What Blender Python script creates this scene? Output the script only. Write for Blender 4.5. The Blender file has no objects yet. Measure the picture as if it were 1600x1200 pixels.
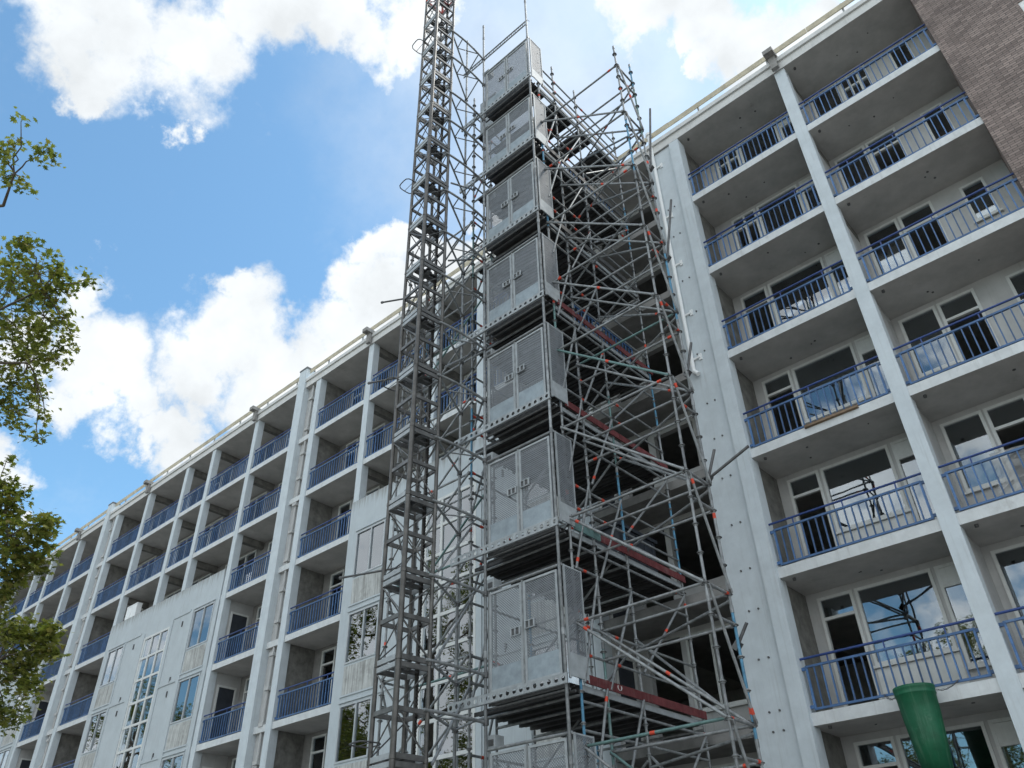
import bpy, bmesh, math, random
from math import sin, cos, pi, radians
from mathutils import Vector, Matrix
random.seed(7)
S = bpy.context.scene
COL = S.collection

# ------------------------------------------------------------------ camera
cam = bpy.data.cameras.new("camera")
cam.sensor_width = 36.0
cam.lens = 36.0 * 1234.73 / 1600.0
cam.clip_start, cam.clip_end = 0.1, 3000
co = bpy.data.objects.new("camera", cam)
COL.objects.link(co)
R_ = Vector((0.7392640155, 0.6730333666, -0.0226892641))
U_ = Vector((0.4055870430, -0.4180972118, 0.8128307769))
F_ = Vector((-0.5375759163, 0.6100990157, 0.5820578368))
CAMPOS = Vector((0, -14.9722, 0))          # z = 0 is eye level, the ground lies 1.6 m below
M = Matrix((R_, U_, -F_)).transposed().to_4x4()
M.translation = CAMPOS
co.matrix_world = M
S.camera = co

# ------------------------------------------------------------------ light, sky, exposure
SUN_EL, SUN_AZ = 62.0, 22.0                # sun stands behind the building (+y), to the right, veiled by cloud
EXPO = 1.1
S.view_settings.view_transform = 'Standard'
S.view_settings.look = 'None'
S.view_settings.gamma = 1.0
S.view_settings.exposure = EXPO
sd = Vector((sin(radians(SUN_AZ)) * cos(radians(SUN_EL)), cos(radians(SUN_AZ)) * cos(radians(SUN_EL)), sin(radians(SUN_EL))))
sl = bpy.data.lights.new("sun", 'SUN')
sl.energy, sl.angle, sl.color = 1.0, radians(11), (1.0, 0.95, 0.87)
so = bpy.data.objects.new("sun", sl)
COL.objects.link(so)
so.rotation_euler = sd.to_track_quat('Z', 'Y').to_euler()

W = bpy.data.worlds.new("World")
S.world = W
W.use_nodes = True
nt = W.node_tree
nt.nodes.clear()
def N(t, **k):
    n = nt.nodes.new(t)
    for a, b in k.items(): setattr(n, a, b)
    return n
def L(a, b): nt.links.new(a, b)
out = N('ShaderNodeOutputWorld')
bg = N('ShaderNodeBackground')
sky = N('ShaderNodeTexSky', sky_type='NISHITA', sun_disc=False)
sky.sun_elevation = radians(SUN_EL)
sky.sun_rotation = radians(SUN_AZ)
sky.air_density, sky.dust_density, sky.ozone_density = 1.0, 0.6, 1.6
tc = N('ShaderNodeTexCoord')
def math_(op, a, b=None, c=None):
    n = N('ShaderNodeMath', operation=op)
    for i, x in enumerate((a, b, c)):
        if x is None: continue
        if isinstance(x, (int, float)): n.inputs[i].default_value = x
        else: L(x, n.inputs[i])
    return n.outputs[0]
def vmath(op, a, b):
    n = N('ShaderNodeVectorMath', operation=op)
    for i, x in enumerate((a, b)):
        if isinstance(x, tuple): n.inputs[i].default_value = x
        else: L(x, n.inputs[i])
    return n
def noise(vec, scale, detail, rough):
    n = N('ShaderNodeTexNoise')
    n.inputs['Scale'].default_value = scale
    n.inputs['Detail'].default_value = detail
    n.inputs['Roughness'].default_value = rough
    L(vec, n.inputs['Vector'])
    return n
D0 = tc.outputs['Generated']
nz = noise(D0, 7.0, 7.0, 0.62)
off = vmath('SUBTRACT', nz.outputs['Color'], (0.5, 0.5, 0.5))
sc = N('ShaderNodeVectorMath', operation='SCALE'); L(off.outputs[0], sc.inputs[0]); sc.inputs['Scale'].default_value = 0.23
DW = vmath('ADD', D0, sc.outputs[0]).outputs[0]
BLOBS = [(-0.617,0.026,0.787,0.072),(-0.598,0.081,0.797,0.081),(-0.615,0.130,0.778,0.045),(-0.563,0.138,0.815,0.084),(-0.618,0.168,0.768,0.027),(-0.503,0.182,0.845,0.064),(-0.454,0.230,0.861,0.065),(-0.422,0.277,0.863,0.065),(-0.382,0.318,0.868,0.066),(-0.642,0.005,0.766,0.026),(-0.645,0.066,0.761,0.034),(-0.198,0.472,0.859,0.065),(-0.158,0.524,0.837,0.065),(-0.117,0.559,0.821,0.057),(-0.061,0.570,0.819,0.063),(-0.196,0.528,0.826,0.026),(-0.152,0.562,0.813,0.029),(-0.224,0.437,0.871,0.036),(-0.777,0.170,0.606,0.042),(-0.802,0.217,0.556,0.068),(-0.805,0.257,0.534,0.044),(-0.828,0.210,0.521,0.043),(-0.828,0.149,0.541,0.048),(-0.724,0.295,0.624,0.034),(-0.763,0.300,0.572,0.064),(-0.731,0.335,0.594,0.065),(-0.727,0.391,0.564,0.070),(-0.793,0.331,0.511,0.049),(-0.805,0.302,0.511,0.033),(-0.616,0.418,0.668,0.051),(-0.568,0.424,0.705,0.039),(-0.535,0.436,0.724,0.036),(-0.656,0.425,0.624,0.063),(-0.609,0.466,0.642,0.080),(-0.537,0.482,0.693,0.072),(-0.693,0.408,0.594,0.063),(-0.879,0.193,0.437,0.041),(-0.872,0.287,0.396,0.025),(-0.889,0.233,0.394,0.024),(-0.853,0.302,0.426,0.011),(-0.456,0.491,0.743,0.040)]
acc = None
for bx_, by_, bz_, br in BLOBS:
    d = vmath('DISTANCE', DW, (bx_, by_, bz_)).outputs['Value']
    v = math_('SUBTRACT', 1.0, math_('DIVIDE', d, br * 1.0))      # 1 in the middle, 0 at the rim
    acc = v if acc is None else math_('MAXIMUM', acc, v)
# unseen sky behind the photographer: broken noise cloud added for fill light
nz2 = noise(D0, 2.6, 8.0, 0.6)
dot = N('ShaderNodeVectorMath', operation='DOT_PRODUCT'); L(D0, dot.inputs[0]); dot.inputs[1].default_value = tuple(F_)
away = N('ShaderNodeMapRange'); L(dot.outputs['Value'], away.inputs[0])
away.inputs[1].default_value, away.inputs[2].default_value = 0.72, 0.5
rest = math_('SUBTRACT', math_('MULTIPLY', math_('SUBTRACT', nz2.outputs['Fac'], 0.445), 7.0), math_('MULTIPLY', math_('SUBTRACT', 1.0, away.outputs[0]), 6.0))
acc = math_('MAXIMUM', acc, rest)
nz3 = noise(D0, 16.0, 9.0, 0.62)
dens = math_('ADD', acc, math_('MULTIPLY', math_('SUBTRACT', nz3.outputs['Fac'], 0.5), 1.1))
mr = N('ShaderNodeMapRange', interpolation_type='SMOOTHSTEP'); L(dens, mr.inputs[0])
mr.inputs[1].default_value, mr.inputs[2].default_value = -0.10, 0.50
veil = N('ShaderNodeMapRange', interpolation_type='SMOOTHSTEP'); L(noise(D0, 3.4, 6.0, 0.7).outputs['Fac'], veil.inputs[0])
veil.inputs[1].default_value, veil.inputs[2].default_value = 0.52, 0.85
# a bright thin veil where the sky is whitest, to the upper right
dR = vmath('DISTANCE', DW, (-0.33, 0.46, 0.82)).outputs['Value']
vr = N('ShaderNodeMapRange', interpolation_type='SMOOTHSTEP'); L(dR, vr.inputs[0])
vr.inputs[1].default_value, vr.inputs[2].default_value, vr.inputs[3].default_value, vr.inputs[4].default_value = 0.32, 0.02, 0.0, 0.62
cover = math_('MAXIMUM', mr.outputs[0], math_('MAXIMUM', math_('MULTIPLY', veil.outputs[0], 0.30), vr.outputs[0]))
shade = N('ShaderNodeMapRange'); L(noise(D0, 11.0, 6.0, 0.55).outputs['Fac'], shade.inputs[0])
shade.inputs[1].default_value, shade.inputs[2].default_value, shade.inputs[3].default_value, shade.inputs[4].default_value = 0.3, 0.6, 0.80, 1.0
ccol = N('ShaderNodeMix', data_type='RGBA'); L(shade.outputs[0], ccol.inputs['Factor'])
ccol.inputs[6].default_value = (0.0, 0.0, 0.0, 1); ccol.inputs[7].default_value = (3.2, 3.35, 3.45, 1)
skyt = N('ShaderNodeMix', data_type='RGBA', blend_type='MULTIPLY'); skyt.inputs['Factor'].default_value = 1.0
L(sky.outputs[0], skyt.inputs[6]); skyt.inputs[7].default_value = (0.58, 0.76, 0.74, 1)
mx = N('ShaderNodeMix', data_type='RGBA'); L(cover, mx.inputs['Factor']); L(skyt.outputs[2], mx.inputs[6])
# unseen cloud brightened for more fill, as cloud facing the sun would be
csc = N('ShaderNodeVectorMath', operation='SCALE'); L(ccol.outputs[2], csc.inputs[0]); L(math_('MULTIPLY_ADD', away.outputs[0], 0.7, 1.0), csc.inputs['Scale'])
L(csc.outputs[0], mx.inputs[7])
L(mx.outputs[2], bg.inputs['Color'])
bg.inputs['Strength'].default_value = 0.15
L(bg.outputs[0], out.inputs['Surface'])

# ------------------------------------------------------------------ materials
def mat(name, col, rough=0.7, metal=0.0, var=0.12, scale=3.0, streak=0.0, spots=0.0, bump=0.0, spec=0.4, dirt=(0.25, 0.23, 0.2), island=0.0, thr=0.0):
    m = bpy.data.materials.new(name); m.use_nodes = True
    t = m.node_tree; n = t.nodes; l = t.links
    p = n['Principled BSDF']
    p.inputs['Roughness'].default_value = rough
    p.inputs['Metallic'].default_value = metal
    p.inputs['Specular IOR Level'].default_value = spec
    tcn = n.new('ShaderNodeTexCoord')
    nz = n.new('ShaderNodeTexNoise'); nz.inputs['Scale'].default_value = scale; nz.inputs['Detail'].default_value = 8; nz.inputs['Roughness'].default_value = 0.65
    oi = n.new('ShaderNodeObjectInfo'); om = n.new('ShaderNodeMath'); om.operation = 'MULTIPLY'; om.inputs[1].default_value = 61.0
    l.new(oi.outputs['Random'], om.inputs[0])                  # no two objects weather alike
    ov = n.new('ShaderNodeVectorMath'); ov.operation = 'ADD'; l.new(tcn.outputs['Object'], ov.inputs[0]); l.new(om.outputs[0], ov.inputs[1])
    l.new(ov.outputs[0], nz.inputs['Vector'])
    mr = n.new('ShaderNodeMapRange'); mr.inputs[1].default_value = 0.3; mr.inputs[2].default_value = 0.7
    mr.inputs[3].default_value = 1 - var; mr.inputs[4].default_value = 1 + var
    l.new(nz.outputs['Fac'], mr.inputs[0])
    mul = n.new('ShaderNodeMix'); mul.data_type = 'RGBA'; mul.blend_type = 'MULTIPLY'; mul.inputs['Factor'].default_value = 1
    mul.inputs[6].default_value = (*col, 1)
    l.new(mr.outputs[0], mul.inputs[7])
    cur = mul.outputs[2]
    def blend(cur, fac, c):
        b = n.new('ShaderNodeMix'); b.data_type = 'RGBA'
        l.new(fac, b.inputs['Factor']); l.new(cur, b.inputs[6]); b.inputs[7].default_value = (*c, 1)
        return b.outputs[2]
    if streak:
        mp = n.new('ShaderNodeMapping'); mp.inputs['Scale'].default_value = (9, 9, 0.4)
        l.new(ov.outputs[0], mp.inputs['Vector'])
        n2 = n.new('ShaderNodeTexNoise'); n2.inputs['Scale'].default_value = 1.6; n2.inputs['Detail'].default_value = 9; n2.inputs['Roughness'].default_value = 0.7
        l.new(mp.outputs[0], n2.inputs['Vector'])
        r2 = n.new('ShaderNodeMapRange'); r2.inputs[1].default_value = 0.55 - thr; r2.inputs[2].default_value = 0.78 - thr; r2.inputs[3].default_value = 0; r2.inputs[4].default_value = streak
        l.new(n2.outputs['Fac'], r2.inputs[0])
        cur = blend(cur, r2.outputs[0], dirt)
    if spots:
        n3 = n.new('ShaderNodeTexNoise'); n3.inputs['Scale'].default_value = 1.3; n3.inputs['Detail'].default_value = 10; n3.inputs['Roughness'].default_value = 0.75
        l.new(ov.outputs[0], n3.inputs['Vector'])
        r3 = n.new('ShaderNodeMapRange'); r3.inputs[1].default_value = 0.6 - thr; r3.inputs[2].default_value = 0.72 - thr; r3.inputs[3].default_value = 0; r3.inputs[4].default_value = spots
        l.new(n3.outputs['Fac'], r3.inputs[0])
        cur = blend(cur, r3.outputs[0], dirt)
    if island:
        g = n.new('ShaderNodeNewGeometry')
        ri = n.new('ShaderNodeMapRange'); ri.inputs[3].default_value = 1 - island; ri.inputs[4].default_value = 1 + island
        l.new(g.outputs['Random Per Island'], ri.inputs[0])
        b = n.new('ShaderNodeMix'); b.data_type = 'RGBA'; b.blend_type = 'MULTIPLY'; b.inputs['Factor'].default_value = 1
        l.new(cur, b.inputs[6]); l.new(ri.outputs[0], b.inputs[7]); cur = b.outputs[2]
    l.new(cur, p.inputs['Base Color'])
    if bump:
        bp = n.new('ShaderNodeBump'); bp.inputs['Strength'].default_value = bump; bp.inputs['Distance'].default_value = 0.02
        l.new(nz.outputs['Fac'], bp.inputs['Height']); l.new(bp.outputs[0], p.inputs['Normal'])
    return m

MT = {}
MT['paint'] = mat('painted_concrete', (0.55, 0.60, 0.625), 0.75, var=0.08, scale=3.0, streak=0.42, spots=0.28, bump=0.05, dirt=(0.34, 0.35, 0.34), thr=.02)
MT['slabface'] = mat('slab_edge_paint', (0.60, 0.62, 0.62), 0.8, var=0.12, scale=4, streak=0.55, spots=0.35, bump=0.2, dirt=(0.3, 0.29, 0.27))
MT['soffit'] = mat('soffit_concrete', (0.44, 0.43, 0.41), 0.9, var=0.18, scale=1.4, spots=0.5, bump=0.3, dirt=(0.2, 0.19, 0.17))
MT['rear'] = mat('rear_wall_render', (0.46, 0.46, 0.45), 0.85, var=0.12, scale=2, streak=0.4, spots=0.2, bump=0.2)
MT['reardark'] = mat('shaded_wall_bare_slab', (0.24, 0.235, 0.225), 0.9, var=0.25, scale=2.5, streak=0.5, spots=0.4, bump=0.2, dirt=(0.14, 0.13, 0.12))  # darker copy of rear: loggia shade put in the colour; also bare slabs
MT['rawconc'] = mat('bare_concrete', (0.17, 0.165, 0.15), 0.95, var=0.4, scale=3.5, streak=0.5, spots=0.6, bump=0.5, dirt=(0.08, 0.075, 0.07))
MT['infill'] = mat('stair_wall_paint', (0.47, 0.515, 0.535), 0.75, var=0.07, scale=1.8, streak=0.5, spots=0.15, bump=0.15, dirt=(0.24, 0.235, 0.22))
def add_drips(m, ztop, depth, col, amt):
    t = m.node_tree; n = t.nodes; l = t.links; p = n['Principled BSDF']
    src = p.inputs['Base Color'].links[0].from_socket
    tcn = n.new('ShaderNodeTexCoord'); mp = n.new('ShaderNodeMapping'); mp.inputs['Scale'].default_value = (9, 9, .5)
    l.new(tcn.outputs['Object'], mp.inputs['Vector'])
    nz = n.new('ShaderNodeTexNoise'); nz.inputs['Scale'].default_value = 1.0; nz.inputs['Detail'].default_value = 8; nz.inputs['Roughness'].default_value = .7
    l.new(mp.outputs[0], nz.inputs['Vector'])
    sp = n.new('ShaderNodeSeparateXYZ'); l.new(tcn.outputs['Object'], sp.inputs[0])
    r = n.new('ShaderNodeMapRange'); l.new(sp.outputs['Z'], r.inputs[0])
    r.inputs[1].default_value = ztop - depth; r.inputs[2].default_value = ztop; r.inputs[3].default_value = 0; r.inputs[4].default_value = .34
    ad = n.new('ShaderNodeMath'); ad.operation = 'ADD'; l.new(nz.outputs['Fac'], ad.inputs[0]); l.new(r.outputs[0], ad.inputs[1])
    r2 = n.new('ShaderNodeMapRange'); l.new(ad.outputs[0], r2.inputs[0]); r2.inputs[1].default_value = .68; r2.inputs[2].default_value = .92; r2.inputs[4].default_value = amt
    b = n.new('ShaderNodeMix'); b.data_type = 'RGBA'; l.new(r2.outputs[0], b.inputs['Factor']); l.new(src, b.inputs[6]); b.inputs[7].default_value = (*col, 1)
    l.new(b.outputs[2], p.inputs['Base Color'])
add_drips(MT['infill'], 14.52, .75, (0.2, .185, .16), .75)
MT['spandrel'] = mat('stained_spandrel', (0.50, 0.51, 0.49), 0.75, var=0.15, scale=4, streak=0.8, spots=0.35, dirt=(0.10, 0.09, 0.08), thr=0.10)
MT['frame'] = mat('window_frame_paint', (0.62, 0.63, 0.61), 0.55, var=0.08, scale=6, streak=0.3, dirt=(0.3, 0.27, 0.22))
MT['alu'] = mat('grey_window_frame', (0.42, 0.44, 0.45), 0.45, 0.3, var=0.08, scale=5)
MT['blue'] = mat('blue_railing_paint', (0.055, 0.122, 0.255), 0.5, var=0.3, scale=5, spots=0.7, dirt=(0.2, 0.27, 0.37), island=0.3)
MT['navy'] = mat('dark_blue_handrail', (0.028, 0.06, 0.20), 0.4, var=0.25, scale=5)
MT['brick'] = None
MT['roofedge'] = mat('roof_edge_concrete', (0.60, 0.60, 0.58), 0.8, var=0.1, scale=3, streak=0.4)
MT['darkconc'] = mat('weathered_bracket', (0.26, 0.25, 0.235), 0.9, var=0.3, scale=8, bump=0.4)
MT['galv'] = mat('galvanised_tube', (0.24, 0.25, 0.252), 0.5, 0.3, var=0.4, scale=9, spots=0.4, dirt=(0.2, 0.19, 0.175), island=0.3)
MT['galvdark'] = mat('dark_fitting', (0.13, 0.13, 0.13), 0.55, 0.6, var=0.3, scale=12)
MT['kick'] = mat('blue_grey_sheet', (0.29, 0.34, 0.37), 0.6, 0.1, var=0.2, scale=5, spots=0.5, streak=0.3, dirt=(0.4, 0.42, 0.43), island=0.2)
MT['galvsheet'] = mat('galvanised_sheet', (0.36, 0.385, 0.395), 0.6, 0.15, var=0.18, scale=6, spots=0.3, streak=0.25, dirt=(0.3, 0.29, 0.28), island=0.12)
MT['redband'] = mat('red_marker_band', (0.62, 0.07, 0.035), 0.6, var=0.2, scale=10)
MT['bluetube'] = mat('blue_painted_tube', (0.09, 0.24, 0.36), 0.5, 0.2, var=0.35, scale=10, spots=0.5, dirt=(0.3, 0.32, 0.33))
MT['tealtube'] = mat('teal_painted_tube', (0.13, 0.22, 0.21), 0.5, 0.2, var=0.3, scale=10, spots=0.5, dirt=(0.3, 0.32, 0.31))
MT['deck'] = mat('steel_deck', (0.06, 0.06, 0.06), 0.65, 0.2, var=0.4, scale=4, spots=0.5, dirt=(0.12, 0.11, 0.1), island=0.35)
MT['redboard'] = mat('red_toe_board', (0.135, 0.03, 0.032), 0.85, var=0.4, scale=6, spots=0.6, streak=0.5, dirt=(0.22, 0.13, 0.125), thr=.05)
MT['mastleg'] = mat('greasy_mast_leg', (0.10, 0.095, 0.088), 0.45, 0.5, var=0.45, scale=4, spots=0.6, streak=0.5, dirt=(0.2, 0.2, 0.19), island=0.3)
MT['mast'] = mat('mast_steel', (0.135, 0.134, 0.13), 0.5, 0.65, var=0.35, scale=6, spots=0.6, dirt=(0.1, 0.085, 0.07), island=0.35)
MT['mastred'] = mat('red_mast_top', (0.36, 0.06, 0.045), 0.6, 0.1, var=0.3, scale=8)
MT['mastdark'] = mat('greasy_rack', (0.06, 0.055, 0.05), 0.5, 0.6, var=0.3, scale=12)
MT['timber'] = mat('roof_timber', (0.47, 0.42, 0.31), 0.8, var=0.25, scale=3, streak=0.3, dirt=(0.3, 0.24, 0.14))
MT['plank'] = mat('old_plank', (0.21, 0.15, 0.10), 0.85, var=0.35, scale=4)
MT['chute'] = mat('green_chute_plastic', (0.006, 0.095, 0.042), 0.5, var=0.3, scale=3, spots=0.5, streak=0.5, dirt=(0.13, 0.26, 0.17), bump=0.1, thr=.03)
MT['white'] = mat('white_paint', (0.78, 0.79, 0.78), 0.5, var=0.05)
MT['blacktub'] = mat('black_plastic', (0.035, 0.04, 0.05), 0.55, var=0.3, scale=3)
MT['ochre'] = mat('rusty_anchor', (0.25, 0.16, 0.10), 0.8, var=0.3, scale=9)
MT['bark'] = mat('bark', (0.13, 0.11, 0.085), 0.95, var=0.4, scale=8, bump=0.6)
MT['ground'] = mat('paving', (0.30, 0.275, 0.245), 0.95, var=0.2, scale=0.6, spots=0.3, bump=0.3)
MT['asphalt'] = mat('asphalt', (0.055, 0.055, 0.056), 0.95, var=0.2, scale=2, bump=0.3)
MT['room'] = mat('room_plaster', (0.5, 0.49, 0.46), 0.9, var=0.15, scale=1)

def brick_mat():
    m = bpy.data.materials.new('brown_brick'); m.use_nodes = True
    t = m.node_tree; n = t.nodes; l = t.links; p = n['Principled BSDF']
    tcn = n.new('ShaderNodeTexCoord')
    mp = n.new('ShaderNodeMapping'); mp.inputs['Rotation'].default_value = (radians(-90), 0, 0)
    l.new(tcn.outputs['Object'], mp.inputs['Vector'])
    b = n.new('ShaderNodeTexBrick')
    l.new(mp.outputs[0], b.inputs['Vector'])
    b.inputs['Scale'].default_value = 1.0
    b.inputs['Brick Width'].default_value = 0.22; b.inputs['Row Height'].default_value = 0.066
    b.inputs['Mortar Size'].default_value = 0.007; b.inputs['Mortar Smooth'].default_value = 0.3
    b.inputs['Color1'].default_value = (0.285, 0.225, 0.2, 1); b.inputs['Color2'].default_value = (0.15, 0.115, 0.103, 1)
    b.inputs['Mortar'].default_value = (0.085, 0.075, 0.068, 1); b.inputs['Bias'].default_value = -0.1
    nz = n.new('ShaderNodeTexNoise'); nz.inputs['Scale'].default_value = 1.2; nz.inputs['Detail'].default_value = 9
    l.new(tcn.outputs['Object'], nz.inputs['Vector'])
    mr = n.new('ShaderNodeMapRange'); mr.inputs[1].default_value = .3; mr.inputs[2].default_value = .7; mr.inputs[3].default_value = .75; mr.inputs[4].default_value = 1.25
    l.new(nz.outputs['Fac'], mr.inputs[0])
    mu = n.new('ShaderNodeMix'); mu.data_type = 'RGBA'; mu.blend_type = 'MULTIPLY'; mu.inputs['Factor'].default_value = 1
    l.new(b.outputs['Color'], mu.inputs[6]); l.new(mr.outputs[0], mu.inputs[7])
    l.new(mu.outputs[2], p.inputs['Base Color'])
    bp = n.new('ShaderNodeBump'); bp.inputs['Strength'].default_value = 0.7; bp.inputs['Distance'].default_value = 0.012; bp.invert = True
    l.new(b.outputs['Fac'], bp.inputs['Height']); l.new(bp.outputs[0], p.inputs['Normal'])
    p.inputs['Roughness'].default_value = 0.9
    return m
MT['brick'] = brick_mat()

def glass_mat():
    m = bpy.data.materials.new('window_glass'); m.use_nodes = True
    t = m.node_tree; n = t.nodes; l = t.links; n.clear()
    o = n.new('ShaderNodeOutputMaterial'); mx = n.new('ShaderNodeMixShader')
    tr = n.new('ShaderNodeBsdfTransparent'); tr.inputs[0].default_value = (0.62, 0.66, 0.66, 1)
    gl = n.new('ShaderNodeBsdfGlossy'); gl.inputs['Roughness'].default_value = 0.01; gl.inputs['Color'].default_value = (0.9, 0.95, 1, 1)
    fr = n.new('ShaderNodeFresnel'); fr.inputs['IOR'].default_value = 1.55
    ma = n.new('ShaderNodeMath'); ma.operation = 'MULTIPLY_ADD'; ma.inputs[1].default_value = 1.2; ma.inputs[2].default_value = 0.13; ma.use_clamp = True
    tcn = n.new('ShaderNodeTexCoord'); nz = n.new('ShaderNodeTexNoise'); nz.inputs['Scale'].default_value = 0.9
    bp = n.new('ShaderNodeBump'); bp.inputs['Strength'].default_value = 0.06; bp.inputs['Distance'].default_value = 0.05
    l.new(tcn.outputs['Object'], nz.inputs['Vector']); l.new(nz.outputs['Fac'], bp.inputs['Height']); l.new(bp.outputs[0], gl.inputs['Normal'])
    l.new(fr.outputs[0], ma.inputs[0]); l.new(ma.outputs[0], mx.inputs[0]); l.new(tr.outputs[0], mx.inputs[1]); l.new(gl.outputs[0], mx.inputs[2]); l.new(mx.outputs[0], o.inputs[0])
    return m
MT['glass'] = glass_mat()

def perforated():
    """galvanised sheet with a staggered pattern of slots punched through it"""
    m = mat('perforated_sheet', (0.23, 0.245, 0.26), 0.6, 0.15, var=0.15, scale=5, spots=0.2)
    t = m.node_tree; n = t.nodes; l = t.links
    p = n['Principled BSDF']; o = n['Material Output']
    tcn = n.new('ShaderNodeTexCoord'); sp = n.new('ShaderNodeSeparateXYZ'); l.new(tcn.outputs['Object'], sp.inputs[0])
    def mth(op, a, b=None):
        q = n.new('ShaderNodeMath'); q.operation = op
        for i, x in enumerate((a, b)):
            if x is None: continue
            if isinstance(x, (int, float)): q.inputs[i].default_value = x
            else: l.new(x, q.inputs[i])
        return q.outputs[0]
    h = mth('ADD', sp.outputs['X'], sp.outputs['Y'])
    a = mth('COSINE', mth('MULTIPLY', mth('ADD', h, mth('MULTIPLY', sp.outputs['Z'], 1.1)), 2 * pi / 0.052))
    b = mth('COSINE', mth('MULTIPLY', mth('SUBTRACT', h, mth('MULTIPLY', sp.outputs['Z'], 1.1)), 2 * pi / 0.052))
    hole = mth('GREATER_THAN', mth('ADD', a, b), 0.36)
    tr = n.new('ShaderNodeBsdfTransparent'); mx = n.new('ShaderNodeMixShader')
    l.new(hole, mx.inputs[0]); l.new(p.outputs[0], mx.inputs[1]); l.new(tr.outputs[0], mx.inputs[2]); l.new(mx.outputs[0], o.inputs[0])
    return m
MT['mesh'] = perforated()

def plastic_film():
    m = bpy.data.materials.new('clear_plastic_film'); m.use_nodes = True
    t = m.node_tree; n = t.nodes; l = t.links; p = n['Principled BSDF']; o = n['Material Output']
    p.inputs['Base Color'].default_value = (0.55, 0.55, 0.54, 1); p.inputs['Roughness'].default_value = 0.2
    tr = n.new('ShaderNodeBsdfTransparent'); mx = n.new('ShaderNodeMixShader'); mx.inputs[0].default_value = 0.45
    l.new(p.outputs[0], mx.inputs[1]); l.new(tr.outputs[0], mx.inputs[2]); l.new(mx.outputs[0], o.inputs[0])
    return m
MT['film'] = plastic_film()

def leaf_mat():
    m = bpy.data.materials.new('leaves'); m.use_nodes = True
    t = m.node_tree; n = t.nodes; l = t.links; n.clear()
    o = n.new('ShaderNodeOutputMaterial'); mx = n.new('ShaderNodeMixShader'); mx.inputs[0].default_value = 0.38
    df = n.new('ShaderNodeBsdfPrincipled'); df.inputs['Roughness'].default_value = 0.5; df.inputs['Specular IOR Level'].default_value = 0.35
    tl = n.new('ShaderNodeBsdfTranslucent')
    g = n.new('ShaderNodeNewGeometry'); cr = n.new('ShaderNodeValToRGB')
    e = cr.color_ramp.elements
    e[0].position, e[0].color = 0.0, (0.08, 0.10, 0.024, 1)
    e[1].position, e[1].color = 1.0, (0.15, 0.155, 0.05, 1)
    for pos, c in ((0.45, (0.165, 0.185, 0.045, 1)), (0.85, (0.27, 0.265, 0.075, 1)), (0.95, (0.17, 0.14, 0.04, 1))):
        k = e.new(pos); k.color = c
    l.new(g.outputs['Random Per Island'], cr.inputs[0]); l.new(cr.outputs[0], df.inputs['Base Color'])
    b = n.new('ShaderNodeMix'); b.data_type = 'RGBA'; b.blend_type = 'MULTIPLY'; b.inputs['Factor'].default_value = 1
    l.new(cr.outputs[0], b.inputs[6]); b.inputs[7].default_value = (1.5, 1.7, 0.9, 1); l.new(b.outputs[2], tl.inputs[0])
    l.new(df.outputs[0], mx.inputs[1]); l.new(tl.outputs[0], mx.inputs[2]); l.new(mx.outputs[0], o.inputs[0])
    return m
MT['leaf'] = leaf_mat()

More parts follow.
